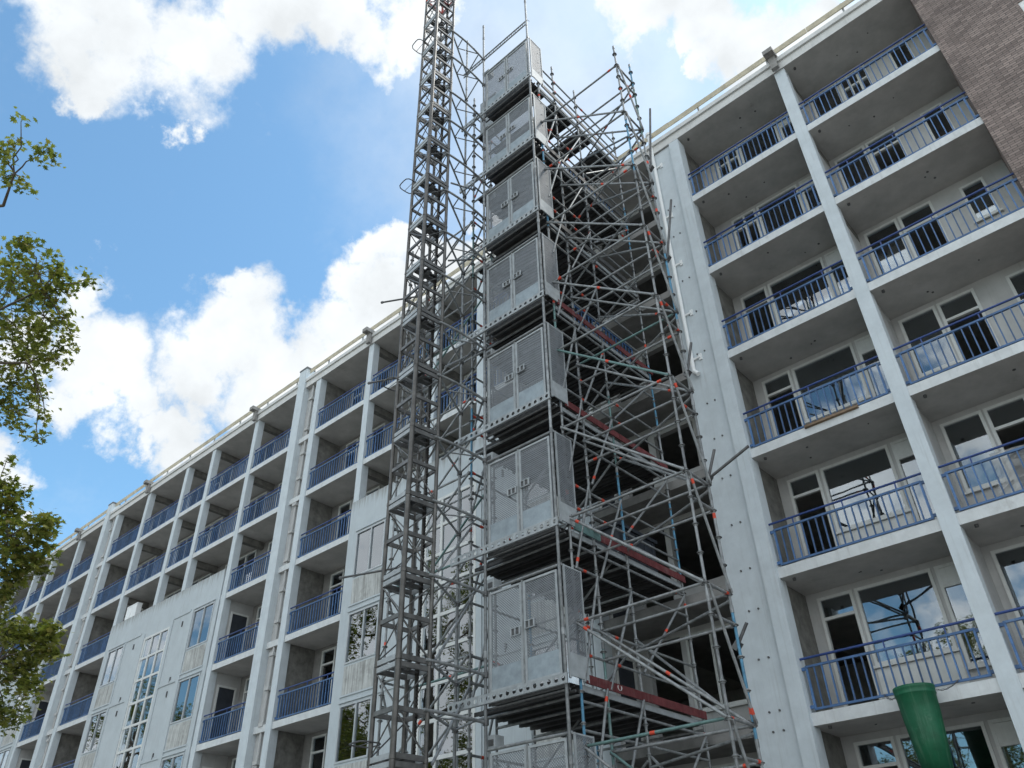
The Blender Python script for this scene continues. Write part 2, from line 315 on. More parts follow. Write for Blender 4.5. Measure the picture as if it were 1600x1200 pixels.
# ------------------------------------------------------------------ helpers
class MB:
    def __init__(s): s.v, s.f, s.mi, s.sm = [], [], [], []
    def add(s, vs, fs, mi=0, sm=False):
        b = len(s.v); s.v += [tuple(v) for v in vs]
        for f in fs: s.f.append(tuple(b + i for i in f)); s.mi.append(mi); s.sm.append(sm)
    def box(s, x0, x1, y0, y1, z0, z1, mi=0):
        s.add([(x0,y0,z0),(x1,y0,z0),(x1,y1,z0),(x0,y1,z0),(x0,y0,z1),(x1,y0,z1),(x1,y1,z1),(x0,y1,z1)],
              [(0,3,2,1),(4,5,6,7),(0,1,5,4),(1,2,6,5),(2,3,7,6),(3,0,4,7)], mi); return s
    def slab(s, x0, x1, y0, y1, z0, z1, front, rest):
        s.add([(x0,y0,z0),(x1,y0,z0),(x1,y1,z0),(x0,y1,z0),(x0,y0,z1),(x1,y0,z1),(x1,y1,z1),(x0,y1,z1)],
              [(0,3,2,1),(4,5,6,7),(1,2,6,5),(2,3,7,6),(3,0,4,7)], rest)
        s.add([(x0,y0,z0),(x1,y0,z0),(x1,y0,z1),(x0,y0,z1)], [(0,1,2,3)], front); return s
    def tube(s, p, q, r, n=7, mi=0, r2=None, caps=True):
        p, q = Vector(p), Vector(q); d = (q - p)
        if d.length < 1e-6: return s
        d.normalize(); a = d.orthogonal().normalized(); b = d.cross(a); r2 = r if r2 is None else r2
        vs = [p + (a * cos(2*pi*i/n) + b * sin(2*pi*i/n)) * r for i in range(n)] + [q + (a * cos(2*pi*i/n) + b * sin(2*pi*i/n)) * r2 for i in range(n)]
        s.add(vs, [(i, (i+1) % n, n + (i+1) % n, n + i) for i in range(n)], mi, True)
        if caps: s.add(vs, [tuple(range(n-1, -1, -1)), tuple(range(n, 2*n))], mi)
        return s
    def bar(s, p, q, w, h, mi=0):
        """rectangular bar from p to q, w wide sideways, h deep"""
        p, q = Vector(p), Vector(q); d = (q - p).normalized()
        up = Vector((0,0,1)) if abs(d.z) < .9 else Vector((0,1,0))
        a = d.cross(up).normalized() * (w/2); b = a.cross(d).normalized() * (h/2)
        vs = [p-a-b, p+a-b, p+a+b, p-a+b, q-a-b, q+a-b, q+a+b, q-a+b]
        s.add(vs, [(0,1,2,3),(7,6,5,4),(0,4,5,1),(1,5,6,2),(2,6,7,3),(3,7,4,0)], mi); return s
    def disc(s, c, r, h, n=8, mi=0):
        c = Vector(c); return s.tube(c - Vector((0,0,h/2)), c + Vector((0,0,h/2)), r, n, mi)
    def mesh(s, name, mats, loc=(0,0,0)):
        me = bpy.data.meshes.new(name); lx, ly, lz = loc
        me.from_pydata([(x-lx, y-ly, z-lz) for x, y, z in s.v], [], s.f)
        for m in mats: me.materials.append(m)
        me.polygons.foreach_set('material_index', s.mi); me.polygons.foreach_set('use_smooth', s.sm)
        me.update(); bm = bmesh.new(); bm.from_mesh(me); bmesh.ops.recalc_face_normals(bm, faces=bm.faces); bm.to_mesh(me); bm.free()
        return me
    def build(s, name, mats, parent=None, label=None):
        if not isinstance(mats, (list, tuple)): mats = [mats]
        mats = [MT[m] if isinstance(m, str) else m for m in mats]
        o = bpy.data.objects.new(name, None) if False else None
        loc = root_loc(parent) if parent else (0,0,0)
        o = bpy.data.objects.new(name, s.mesh(name, mats, loc)); COL.objects.link(o)
        if parent: o.parent = parent
        if label: o['label'] = label
        return o
def root_loc(o):
    v = Vector((0,0,0))
    while o is not None: v += o.location; o = o.parent
    return v
def thing(name, label, cat, loc, group=None):
    o = bpy.data.objects.new(name, None); COL.objects.link(o); o.location = loc; o.empty_display_size = 0.3
    o['label'] = label; o['category'] = cat
    if group: o['group'] = group
    return o
def tag(o, label, cat, group=None):
    o['label'] = label; o['category'] = cat
    if group: o['group'] = group
    return o
def recentre(o, c):
    """move a top-level mesh object's origin to c"""
    c = Vector(c); o.data.transform(Matrix.Translation(-c)); o.location = c
    return o
def copy_tree(o, parent=None, depth=0):
    c = o.copy(); COL.objects.link(c)
    if parent is not None: c.parent = parent
    for ch in list(o.children): copy_tree(ch, c, depth + 1)
    return c

# ------------------------------------------------------------------ ground
g = MB().box(-300, 300, -300, 300, -1.9, -1.6).build('ground', 'ground'); g['kind'] = 'structure'
r = MB().box(-300, 300, -30, -21, -1.62, -1.596).build('road', 'asphalt'); r['kind'] = 'structure'
k_ = MB().box(-300, 300, -21, -20.85, -1.62, -1.48).build('kerb', 'slabface'); k_['kind'] = 'structure'

# ------------------------------------------------------------------ apartment block
AB = thing('apartment_building', 'long seven storey pale grey concrete apartment block with blue balcony railings', 'building', (-28, 3, -1.6))
B = [17.17 - 2.8*k for k in range(7)]      # undersides of the balcony slabs, top to bottom
SH = 0.22
ROOF0, ROOF1 = 19.97, 20.43
XL, XR = -80.0, 0.65
YB, YI = 1.35, 7.0
PW = 0.30
pillars = [-2.99, -20.80, -17.07, -14.73, -10.90, -28.95, -32.60, -35.07, -38.95, -47.20, -50.90, -53.30, -57.10, -65.4, -68.9, -71.3, -75]
bays = [(-6.17,-2.99,0), (-2.69,0.65,0),
        (-23.97,-20.8,1), (-20.5,-17.07,2), (-16.77,-14.73,2), (-14.43,-10.9,2), (-10.6,-7.35,3),
        (-42.2,-38.95,1), (-38.65,-35.07,2), (-34.77,-32.6,2), (-32.3,-28.95,2), (-28.65,-25.57,1),
        (-60.4,-57.1,1), (-56.8,-53.3,2), (-53.0,-50.9,2), (-50.6,-47.2,2), (-46.9,-43.85,1)]
# slabs (also the floors of the rooms behind), roof
for b in B:
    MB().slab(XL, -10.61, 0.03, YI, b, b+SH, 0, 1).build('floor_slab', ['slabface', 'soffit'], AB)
    MB().slab(-10.609, -7.331, 0.04, YI, b, b+SH-.003, 0, 0).build('floor_slab', ['reardark'], AB, 'bare slab behind the scaffold')
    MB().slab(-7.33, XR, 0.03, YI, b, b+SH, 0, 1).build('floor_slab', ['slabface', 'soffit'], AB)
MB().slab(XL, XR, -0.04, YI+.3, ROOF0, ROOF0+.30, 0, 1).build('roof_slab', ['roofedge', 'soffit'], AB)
MB().box(XL, XR, -0.10, 0.25, ROOF0+.304, ROOF1).box(XL, XR, .25, YI+.3, ROOF0+.304, ROOF1-.1).build('roof_edge', ['roofedge'], AB)
MB().box(XL, XR, YI, YI+.3, -1.6, ROOF0).box(XL-.2, XL, .03, YI+.3, -1.6, ROOF0).box(XR-.16, XR-.004, YB+.2, YI, -1.6, ROOF0).build('rear_outer_wall', 'room', AB)
for x in pillars:
    MB().box(x, x+PW, 0.0, 0.29, -1.6, ROOF0-.002).build('pillar', 'paint', AB)
# strip pillar and wide panel right of the scaffold
MB().box(-6.48, -6.17, -0.07, 0.30, -1.6, ROOF0-.05).build('pillar', 'paint', AB)
m = MB().box(-7.32, -6.482, 0.02, 0.30, -1.6, ROOF0-.02)
wp = m.build('wall_panel', 'paint', AB, 'wide smooth grey panel beside the scaffold')
m = MB()
for z in (17.4,16.3,14.6,13.4,12.1,10.6,9.6,8.55,7.4,6.35,5.49,4.52,3.54,3.19,2.4,1.4):
    for x in (-6.95, -6.74): m.tube((x, 0.03, z), (x, -0.004, z), 0.021, 8)
m.build('bolt_head', 'galvdark', wp)
# joint columns with their downpipes
for xl, xr in ((-25.57, -24.25), (-43.85, -42.5), (-61.8, -60.7)):
    MB().box(xl, xl+.52, -0.12, 0.28, -1.6, 21.0).box(xl-.02, xl+.54, -0.14, 0.30, 21.002, 21.08, 1).build('pillar', ['paint', 'galvdark'], AB)
    MB().box(xr-.05, xr+.28, -0.01, 0.29, -1.6, ROOF0-.002).build('pillar', 'paint', AB)
    MB().box(xl+.521, xr-.051, 0.16, 0.30, -1.6, ROOF0-.002).build('joint_panel', 'rear', AB)
    m = MB().tube((xl+.92, 0.09, -1.6), (xl+.92, 0.09, 20.3), 0.045, 8, 0)
    z = 19.2
    while z > 0:
        m.box(xl+.8, xl+1.05, 0.0, 0.159, z, z+.12, 0); z -= 1.15 if int(z*7) % 2 else 1.55
    m.build('downpipe', 'rear', AB)
# white drain pipe on the panel
m = MB().tube((-7.08, -0.06, 20.9), (-7.10, -0.06, 11.55), 0.055, 10).tube((-7.10, -0.06, 11.6), (-6.98, -0.08, 11.45), 0.06, 10).disc((-7.08, -0.06, 20.9), 0.10, 0.10, 12)
for z in (19.3, 17.1, 15.2, 13.4, 11.95): m.box(-7.17, -6.88, -0.03, 0.02, z, z+.05); m.box(-6.92, -6.84, -.012, 0.02, z-.06, z+.12)
m.build('downpipe', 'white', AB)

def wall_open(m, x0, x1, z0, z1, y0, y1, ops, mi=0):
    xs = x0
    for a, b, c, d in sorted(ops):
        if a > xs + 1e-4: m.box(xs, a, y0, y1, z0, z1, mi)
        if c > z0 + 1e-3: m.box(a, b, y0, y1, z0, c, mi)
        if d < z1 - 1e-3: m.box(a, b, y0, y1, d, z1, mi)
        xs = b
    if xs < x1 - 1e-4: m.box(xs, x1, y0, y1, z0, z1, mi)
def window(name, x0, x1, z0, z1, y, vm=(), hm=(), fw=0.06, mtl='frame', solid=None, glass=True):
    """frame set in an opening, front face 25 mm proud of the wall face y; vm / hm: mullions and transoms"""
    m = MB(); ya, yb = y - .025, y + .07
    m.box(x0, x0+fw, ya, yb, z0, z1).box(x1-fw, x1, ya, yb, z0, z1)
    m.box(x0+fw, x1-fw, ya, yb, z0, z0+fw).box(x0+fw, x1-fw, ya, yb, z1-fw, z1)
    for v in vm: m.box(v-fw/2, v+fw/2, ya+.004, yb-.004, z0+fw, z1-fw)
    for h in hm: m.box(x0+fw, x1-fw, ya+.008, yb-.008, h-fw/2, h+fw/2)
    if name == 'window': m.box(x0-.04, x1+.04, y-.07, y-.027, z0-.05, z0-.002)
    fo = m.build(name, mtl, AB)
    if glass:
        MB().box(x0+fw*.5, x1-fw*.5, y+.02, y+.032, (hm[-1] if glass == 'top' else z0+fw*.5), z1-fw*.5).build('pane', 'glass', fo)
    return fo
rw = MB(); rw2 = MB(); rng = random.Random(3)
for bi, (x0, x1, kind) in enumerate(bays):
    for k in range(7):
        if kind == 2 and k > 2: continue
        z0 = B[k] + SH; z1 = (B[k-1] if k else ROOF0)
        hd = z1 - .13
        X0, X1 = x0 - .30, x1 + (.0 if bi == 1 else .0)
        ops = []
        if bi == 0:                                        # bay right of the wide panel
            flip = k < 2
            dx = -6.02 if not flip else -5.72
            ops = [(dx, dx+.75, z0, hd), (dx+.80, -3.70, z0+.90, hd), (-3.63, -3.03, z0+.55, hd)]
            window('door', *ops[0], YB, vm=(((dx+dx+.75)/2,) if k < 2 else ()), hm=((hd-.45,) if k else (hd-.45, hd-1.0)), glass='top')
            window('window', *ops[1], YB)
            window('window', *ops[2], YB, hm=(hd-.40,))
            MB().box(-3.60, -3.06, YB-.02, YB+.05, hd-.37, hd-.065).build('transom_panel', 'frame', AB)
            MB().box(dx+.80, -3.70, YB-.012, YB-.003, z0+.02, z0+.84).build('spandrel_panel', 'frame', AB)
        elif bi == 1:
            ops = [(-2.60, -1.80, z0+.88, hd), (-1.76, -0.98, z0, hd), (-0.36, 0.16, z0+1.25, hd-.08)]
            window('window', *ops[0], YB, hm=())
            window('door', *ops[1], YB, vm=((-1.5, -1.24) if k == 0 else ()), hm=((hd-.5,) if k else (hd-.5, hd-1.05, hd-1.5)), glass='top')
            window('window', *ops[2], YB)
            if k == 4: MB().box(-2.35, -1.82, YB+.30, YB+.32, z0, z0+1.75).build('room_board', 'white', AB)
        elif bi < 12 and kind != 3:
            dx = x1-2.75 if x1-x0 > 2.9 else x0+.1
            ops = [(dx, dx+.77, z0, hd)]
            window('door', *ops[0], YB, hm=(hd-.5,), glass=(rng.random() < .5) or 'top')
            if k < 4:
                ops.append((dx+.85, x1-.3, z0+.9, hd)); window('window', *ops[-1], YB, vm=(((dx+.85+x1-.3)/2,) if x1-x0 > 2.5 else ()))
        if kind == 3: ops = [(-10.3, -9.5, z0, hd), (-9.3, -8.1, z0+.9, hd-.2)] if k < 4 else [(-10.3, -9.4, z0, hd), (-9.25, -7.9, z0+.75, hd)]
        if kind == 3:
            rk = MB(); wall_open(rk, X0, X1, z0, z1, YB, YB+.18, ops); rk.build('rear_wall', 'rear', AB, 'bare stripped wall behind the scaffold')
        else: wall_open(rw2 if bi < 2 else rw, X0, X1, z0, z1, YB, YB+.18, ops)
        if kind == 3 and k > 4: window('window', *ops[1], YB, vm=(-8.6,), glass=False)
for x0, x1, k0 in ((-25.27, -24.27, 0), (-43.55, -42.5, 0), (-62, -60.7, 0), (XL, -61.9, 0), (-7.35, -6.47, 0)):  # behind the joints
    for k in range(7):
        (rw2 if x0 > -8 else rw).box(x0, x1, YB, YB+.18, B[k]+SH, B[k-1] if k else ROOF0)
rw.build('rear_wall', 'reardark', AB); rw2.build('rear_wall', 'rear', AB)
# beams under every soffit at the pillars; party walls beside the joints and stair walls
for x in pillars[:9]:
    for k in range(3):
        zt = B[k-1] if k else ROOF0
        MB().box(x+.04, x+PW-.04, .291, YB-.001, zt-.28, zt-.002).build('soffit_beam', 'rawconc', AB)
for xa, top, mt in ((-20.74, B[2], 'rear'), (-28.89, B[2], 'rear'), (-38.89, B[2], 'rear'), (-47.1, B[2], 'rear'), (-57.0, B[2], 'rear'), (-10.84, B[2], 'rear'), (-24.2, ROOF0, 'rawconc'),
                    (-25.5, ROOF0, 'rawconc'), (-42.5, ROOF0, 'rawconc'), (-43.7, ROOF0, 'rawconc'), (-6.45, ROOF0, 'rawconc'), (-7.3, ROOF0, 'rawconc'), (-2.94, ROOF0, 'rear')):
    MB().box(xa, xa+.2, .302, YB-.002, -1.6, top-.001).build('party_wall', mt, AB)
    if top < ROOF0 and xa in (-28.89, -47.1, -10.84):          # side doors out of the stair block onto the loggias
        for k in range(3, 7):
            z0 = B[k]+SH; xx = xa+.2
            f = MB().box(xx+.001, xx+.04, .40, .47, z0, z0+2.15).box(xx+.001, xx+.04, 1.13, 1.20, z0, z0+2.15).box(xx+.001, xx+.04, .47, 1.13, z0+2.08, z0+2.15).build('door', 'frame', AB)
            MB().box(xx+.002, xx+.012, .47, 1.13, z0+.02, z0+2.08).build('door_leaf', 'blacktub', f)
# railings
def railing(x0, x1, b):
    y = 0.10
    m = MB()
    m.box(x0+.07, x1-.07, y-.02, y+.02, b+.27, b+.31).box(x0+.07, x1-.07, y-.025, y+.025, b+1.02, b+1.06)
    m.box(x0+.07, x0+.11, y-.018, y+.018, b+.31, b+1.02).box(x1-.11, x1-.07, y-.018, y+.018, b+.31, b+1.02)
    n = max(3, int(round((x1-x0-.2)/.148)))
    for i in range(1, n):
        x = x0+.09 + (x1-x0-.18)*i/n + rng.uniform(-.006, .006)
        m.box(x-.0125, x+.0125, y-.018, y+.018, b+.31, b+1.02)
    for zz in (b+.30, b+.98):
        m.box(x0+.001, x0+.07, y-.03, y+.01, zz, zz+.06).box(x1-.07, x1-.001, y-.03, y+.01, zz, zz+.06)
    o = m.build('railing', 'blue', AB)
    h = MB().tube((x0+.002, y, b+1.20), (x1-.002, y, b+1.20), .024, 8)
    nn = 3
    for i in range(nn): 
        x = x0 + (x1-x0)*(i+.5)/nn
        h.box(x-.012, x+.012, y-.012, y+.012, b+1.061, b+1.18)
    h.build('handrail', 'navy', o)
for x0, x1, kind in bays:
    for k in range(7):
        if kind == 3 or (kind == 2 and k > 1): continue
        railing(x0, x1, B[k])
# ceiling sockets and drilled holes under the soffits of the two nearest bays
for x0, x1 in ((-6.17, -2.99), (-2.69, .65)):
    for k in range(7):
        zt = B[k-1] if k else ROOF0
        MB().tube((x0+.22, .22, zt-.05), (x0+.22, .22, zt), .035, 8).build('drain_spout', 'galvdark', AB)
        for _ in range(3):
            x = rng.uniform(x0+.8, x1-.5); y = rng.uniform(.35, 1.1)
            MB().tube((x, y, zt-.012), (x, y, zt), rng.uniform(.015, .035), 7).build('ceiling_box', 'galvdark', AB)

# stair fronts that fill three bays
ZT = 12.92
def stair_front(x0):
    x1 = x0 + 9.93; yf = 0.0 - .012
    wins, st = [], (x0+3.95, x0+6.15, -1.0, 11.45)
    for k in range(5):
        zt = 11.63 - 2.8*k
        if zt < 0.5: break
        wins += [(x0+.48, x0+1.98, zt-1.6, zt), (x0+8.05, x0+9.62, zt-1.6, zt)]
    m = MB()
    cols = [(x0, x0+.48), (x0+.48, x0+1.98), (x0+1.98, x0+3.95), (x0+3.95, x0+6.15), (x0+6.15, x0+8.05), (x0+8.05, x0+9.62), (x0+9.62, x1)]
    for a, b in cols:
        ops = sorted([w for w in wins if abs(w[0]-a) < .01] + ([st] if abs(st[0]-a) < .01 else []), key=lambda w: w[2])
        z = -1.6
        for w in ops: m.box(a, b, yf, .30, z, w[2]); z = w[3]
        m.box(a, b, yf, .30, z, ZT)
    y2 = yf - .035                                        # raised ribs and storey bands
    for a, b in ((x0+2.02, x0+2.12), (x0+3.55, x0+3.93), (x0+6.17, x0+6.37), (x0+7.75, x0+8.0)):
        m.box(a, b, y2, yf-.001, -1.6, 11.66)
    for k in range(5):
        zt = 11.68 - 2.8*k
        for a, b in ((x0+2.121, x0+3.549), (x0+6.371, x0+7.749)):
            m.box(a, b, y2+.003, yf-.001, zt, zt+.10 if k == 0 else zt+.12)
        for a, b in ((x0+.42, x0+2.019), (x0+8.001, x0+9.66)):
            m.box(a, b, y2-.01, yf-.001, zt, zt+.05); m.box(a, b, y2, yf-.001, zt-2.62, zt-2.57)
    sf = m.build('stair_front', 'infill', AB, 'flat grey stair front with tall grid window between the loggias')
    for w in wins: MB().box(w[0]+.02, w[1]-.02, yf-.012, yf-.002, w[2]-.92, w[2]-.07).build('spandrel_panel', 'spandrel', sf)
    for k in range(5):
        for xx in (x0+3.0, x0+7.2):
            for zz in (11.4-2.8*k, 9.15-2.8*k): MB().box(xx, xx+.05, yf-.04, yf, zz-.22, zz).build('wall_vent', 'galvdark', sf)
    for i, w in enumerate(wins):
        window('sliding_window', *w, yf, vm=(w[0]+(w[1]-w[0])*.52,), fw=.055, mtl='alu')
    window('stair_window', *st, yf, vm=(st[0]+.733, st[0]+1.467), hm=[11.45-.93*(i+1) for i in range(12)], fw=.095, mtl='frame')
    # intermediate stair landings and a timber sheet inside
    l = MB()
    for k in range(5): l.box(x0+3.8, x0+6.3, .5, 1.3, 8.9-2.8*k, 9.12-2.8*k)
    l.build('stair_landing', 'rawconc', AB)
for x0 in (-20.85, -38.97, -57.1): stair_front(x0)
MB().box(-18.9, -13.2, .9, .94, 5.0, 5.28).build('timber_beam', 'timber', AB)
# brackets that carry the roof edge at every second pillar
for x in (-2.99, -20.8, -28.95, -38.95, -47.2):
    MB().box(x-.02, x+PW-.04, -.42, .5, ROOF1+.004, ROOF1+.17).box(x+.02, x+PW-.08, -.22, -.105, ROOF0-.02, ROOF1+.003).build('roof_bracket', 'darkconc', AB)

RG = thing('roof_guardrail', 'pale timber guard board on posts along the roof edge', 'guardrail', (-28, .1, ROOF1))
m = MB(); x = XL
while x < XR:
    x2 = min(x+4.6, XR); m.box(x, x2-.01, .0+.05, .09, 20.84 + rng.uniform(-.012, .012), 21.04 + rng.uniform(-.012, .012)); x = x2
m.build('guard_board', 'timber', RG)
x = XL + 1
while x < XR:
    MB().box(x, x+.05, .091, .14, ROOF1, 21.1).build('post', 'galv', RG); x += 2.3

# ------------------------------------------------------------------ brick building at the right
BB = thing('brick_building', 'brown brick building at the right edge adjoining the apartment block', 'building', (6, 3, -1.6))
m = MB()
wall_open(m, .652, 16, -1.6, 27, -0.03, .25, [(2.33, 4.1, 14.9, 17.1)])
m.box(.652, .9, .251, 1.36, -1.6, 27).box(.652, 16, 1.361, 8, -1.6, 27)
m.build('wall', 'brick', BB)
w = MB().box(2.33, 2.42, .0, .10, 14.9, 17.1).box(4.01, 4.1, .0, .10, 14.9, 17.1).box(2.42, 4.01, .0, .10, 14.9, 15.0).box(2.42, 4.01, .0, .10, 17.0, 17.1).build('window', 'white', BB)
MB().box(2.42, 4.01, .04, .05, 15.0, 17.0).build('pane', 'glass', w)

# ------------------------------------------------------------------ scaffold
SC = thing('scaffold', 'tall galvanised tube scaffold with decks and red toe boards between mast and facade', 'scaffold', (-9.5, -2.5, -1.6))
TR = .0255
srng = random.Random(11)
SM = ['galv', 'redband', 'bluetube', 'tealtube', 'galvdark']
def tube_obj(name, p, q, r=TR, band=None, colour=0, ends=True):
    m = MB().tube(p, q, r, 8, colour)
    p, q = Vector(p), Vector(q)
    bands = srng.choice(((.09,), (.91,), (), (), (), (.5,))) if band is None else band
    for t in bands:
        a = p.lerp(q, t); d = (q-p).normalized()*.045; m.tube(a-d, a+d, r+.004, 8, 1)
    if ends:
        d = (q-p).normalized()
        for e, s in ((p, 1), (q, -1)): m.bar(e + d*s*.01, e + d*s*.075, .03, .075, 4)
    return m.build(name, SM, SC)
def standard(x, y, z1, rings=True, r=TR, z0=-1.6):
    m = MB(); z = z0
    while z < z1:                                          # two-metre pieces, a few of them painted
        e = min(z+2.0, z1); c = srng.choice((0,)*9+(2, 3)) if rings else 0
        m.tube((x,y,z), (x,y,e), r, 8, c)
        if rings and e - z > 1.9 and srng.random() < .22: zz = z+srng.uniform(.3, 1.6); m.tube((x,y,zz), (x,y,zz+.1), r+.004, 8, 1)
        m.tube((x,y,e-.10), (x,y,e+.02), r+.006, 8, 0); z = e
    if rings:
        zz = z1 - .35
        while zz > -1: 
            m.disc((x,y,zz), .062, .010, 8, 4); m.disc((x,y,zz), .040, .05, 8, 0); zz -= .5
    return m.build('standard', SM, SC)
XS, XT, YA, YC = -8.25, -5.67, -4.09, -3.36
XC, XU = -10.86, -13.43
for (x, y, z) in ((XS, YA, 22.3), (XS, YC, 22.1), (XS, -2.27, 22.05), (XS, -.22, 22.0), (XT, YA, 19.45), (XT, YC, 19.45),
                  (XC, YA, 22.3), (XC, YC, 22.1), (XC, -2.27, 22.05), (XC, -.22, 22.0), (XU, YA, 17.2), (XU, YC, 17.2)):
    standard(x, y, z)
for x, z in ((-10.05, 25.1), (-10.81, 25.05), (-8.23, 26.5)):
    standard(x, -4.5, z, False, .030)
for side, xa, xb in ((1, XS, XT), (-1, XC, XU)):           # the two buttress towers
    for i in range(11):
        z = 18.61 - 2*i
        if side < 0 and z > 17: continue
        for y in (YA, YC):
            tube_obj('ledger', (xa, y, z), (xb, y, z), colour=srng.choice((0,)*8+(3,)))
            if z - 2 > -1.6: tube_obj('diagonal_brace', (xa, y-.05, z), (xb, y-.05, z-2), colour=srng.choice((0,)*9+(3,)))
        for x in (xa, xb) if side < 0 else (xb,):
            tube_obj('transom', (x, YA, z), (x, YC, z))
            tube_obj('transom', (x, YA, z-.5), (x, YC, z-.5))
        if z - 2 > -1.6: tube_obj('diagonal_brace', (xb+.05*side, YA, z-.03), (xb+.05*side, YC, z-2))
for i in range(9):                                         # cross ties between tower and walkway
    z = 17.6 - 2*i
    tube_obj('cross_tie', (XC, -2.27, z), (XS+.02, -2.27, z)); tube_obj('cross_tie', (XS, YC, z+.5), (XT, YC, z+.5))
    tube_obj('cross_tie', (XS, -2.27, z+.9), (XT, YC, z+.9)); tube_obj('diagonal_brace', (XS, -2.25, z+1.1), (XT-.3, YC+.05, z-.8), ends=False)
    tube_obj('diagonal_brace', (XS, -2.33, z+1), (XC, -2.33, z-1), ends=False)
for i in range(10):                                        # steep braces in the side of the walkway
    z = 17.6 - 2*i
    if z < -1.6: break
    for x, s in ((XS, .05), (XC, -.05)):
        tube_obj('diagonal_brace', (x+s, YA+.05, z), (x+s, YC-.05, z+2), ends=False)
        if s > 0: tube_obj('diagonal_brace', (x+s, YC+.05, z), (x+s, -2.32, z+2), ends=False)
DK = [20.4 - 2.8*k for k in range(8)]
for k, gz in enumerate(DK):
    for x, s in ((XS, 1), (XC, -1)):
        for dz in (.5, 1.0):
            tube_obj('guardrail', (x, YA, gz+dz), (x, -.22, gz+dz), band=(.08, .3) if srng.random() < .5 else (.2, .55), ends=False)
        tube_obj('guardrail', (x, YA, gz-.75), (x, -.22, gz-.75), ends=False)
        if s > 0:
            tube_obj('guardrail', (x, YA, gz-.3), (x, -.22, gz-.3), ends=False)
            tube_obj('diagonal_brace', (x+.05, -2.2, gz-2.3), (x+.05, -.25, gz-.3), ends=False)
    for y in (YA, YC, -2.27, -.22):
        tube_obj('deck_bearer', (XC, y, gz-.20), (XS, y, gz-.20), ends=False, band=())
    m = MB(); y = -4.34                                   # steel planks, each a shallow upturned channel
    while y < -.3:
        if not (k == 0 and int((y+4.34)/.32) % 3 == 2):
            w = .30
            xl = XC+.05 if y > -4.1 else -10.05
            m.box(xl, XS-.05, y, y+w, gz-.045, gz-.035)
            m.box(xl, XS-.05, y, y+.02, gz-.11, gz-.0455).box(xl, XS-.05, y+w-.02, y+w, gz-.11, gz-.0455)
            m.box(xl, XS-.05, y+w/2-.012, y+w/2+.012, gz-.08, gz-.0455)
        y += .32
    dk = m.build('deck', 'deck', SC)
    MB().box(XS-.04, XS-.01, -4.05, -.15, gz-.13, gz-.03).build('edge_beam', 'galvsheet', dk)
    MB().box(-10.05, XS-.02, -4.43, -4.41, gz-.13, gz+.03).build('hole_shade_plate', 'galvdark', dk)  # dark plate added so the beam holes in front read as shaded
    red = 'redboard' if k >= 3 else 'deck'
    m = MB()
    for a, b in ((-4.0, -3.2), (-3.19, -2.1), (-2.09, -.15)):
        m.box(XS+.032, XS+.062, a, b, gz-.01, gz+.14, 1 if (k == 5 and a < -3.9) else 0)
    tb = m.build('toe_board', [red, 'tealtube'], dk)
    if k == 6:                                            # pale crescent mark on the red board
        m = MB(); pts = [(-3.06+.055*cos(a), gz+.085+.055*sin(a)) for a in [radians(150+20*i) for i in range(13)]]
        for (a, b), (c, d) in zip(pts[:-1], pts[1:]): m.bar((XS+.066, a, b), (XS+.066, c, d), .022, .005)
        m.build('crescent_mark', 'white', dk)
# blue railing sections fixed along two decks
for gz in (DK[3], DK[1]):
    m = MB(); x = -8.62
    m.box(x-.02, x+.02, -2.8, -.3, gz+.95, gz+.99).box(x-.02, x+.02, -2.8, -.3, gz+.12, gz+.16)
    for i in range(18):
        y = -2.78 + i*.145; m.box(x-.012, x+.012, y-.012, y+.012, gz+.16, gz+.95)
    m.build('deck_railing', 'blue', SC)
# anchor tubes clamped to the outer standards
def anchor(p, q):
    m = MB().tube(p, q, .027, 8, 4)
    d = Vector(q); m.bar(d-Vector((.05,0,.05)), d+Vector((.05,0,.05)), .1, .1, 4)
    return m.build('anchor_tube', SM, SC)
anchor((-5.38, -3.25, 17.34), (-5.65, -3.3, 15.2)); anchor((-5.32, -3.25, 13.87), (-5.66, -3.3, 12.2)); anchor((-5.52, -3.25, 9.8), (-5.7, -3.3, 9.1))
anchor((-4.81, -3.3, 7.07), (-5.69, -3.3, 6.75)); anchor((-5.48, -3.25, 7.3), (-5.68, -3.3, 6.75)); anchor((-5.5, -3.28, 4.12), (-5.72, -3.3, 3.8))
for p, q in (((-14.09, -4.6, 15.25), (XU+.3, -4.05, 15.25)), ((-14.32, -4.6, 12.5), (XU+.3, -4.02, 12.5)), ((-14.65, -4.6, 7.1), (XU+.3, -4.0, 7.1))):
    tube_obj('anchor_tube', p, q, colour=4, band=())
# braces from the mast side to the walkway's left standards
for z in (16.3, 13.5, 10.3, 8.0, 5.65, 4.05, 2.42, .9):
    tube_obj('raker', (-10.13, -5.65, z), (XC+.03, -4.12, z+1.6), band=(), ends=False)
# header beam over the top gate
m = MB()
for dz in (0, .17): m.tube((-10.95, -4.50, 23.1+dz), (-8.2, -4.50, 23.1+dz), .022, 8)
for i in range(18):
    x = -10.9 + i*.155; m.tube((x, -4.5, 23.1), (x+.078, -4.5, 23.27), .009, 5).tube((x+.078, -4.5, 23.27), (x+.155, -4.5, 23.1), .009, 5)
m.build('header_beam', 'galv', SC)

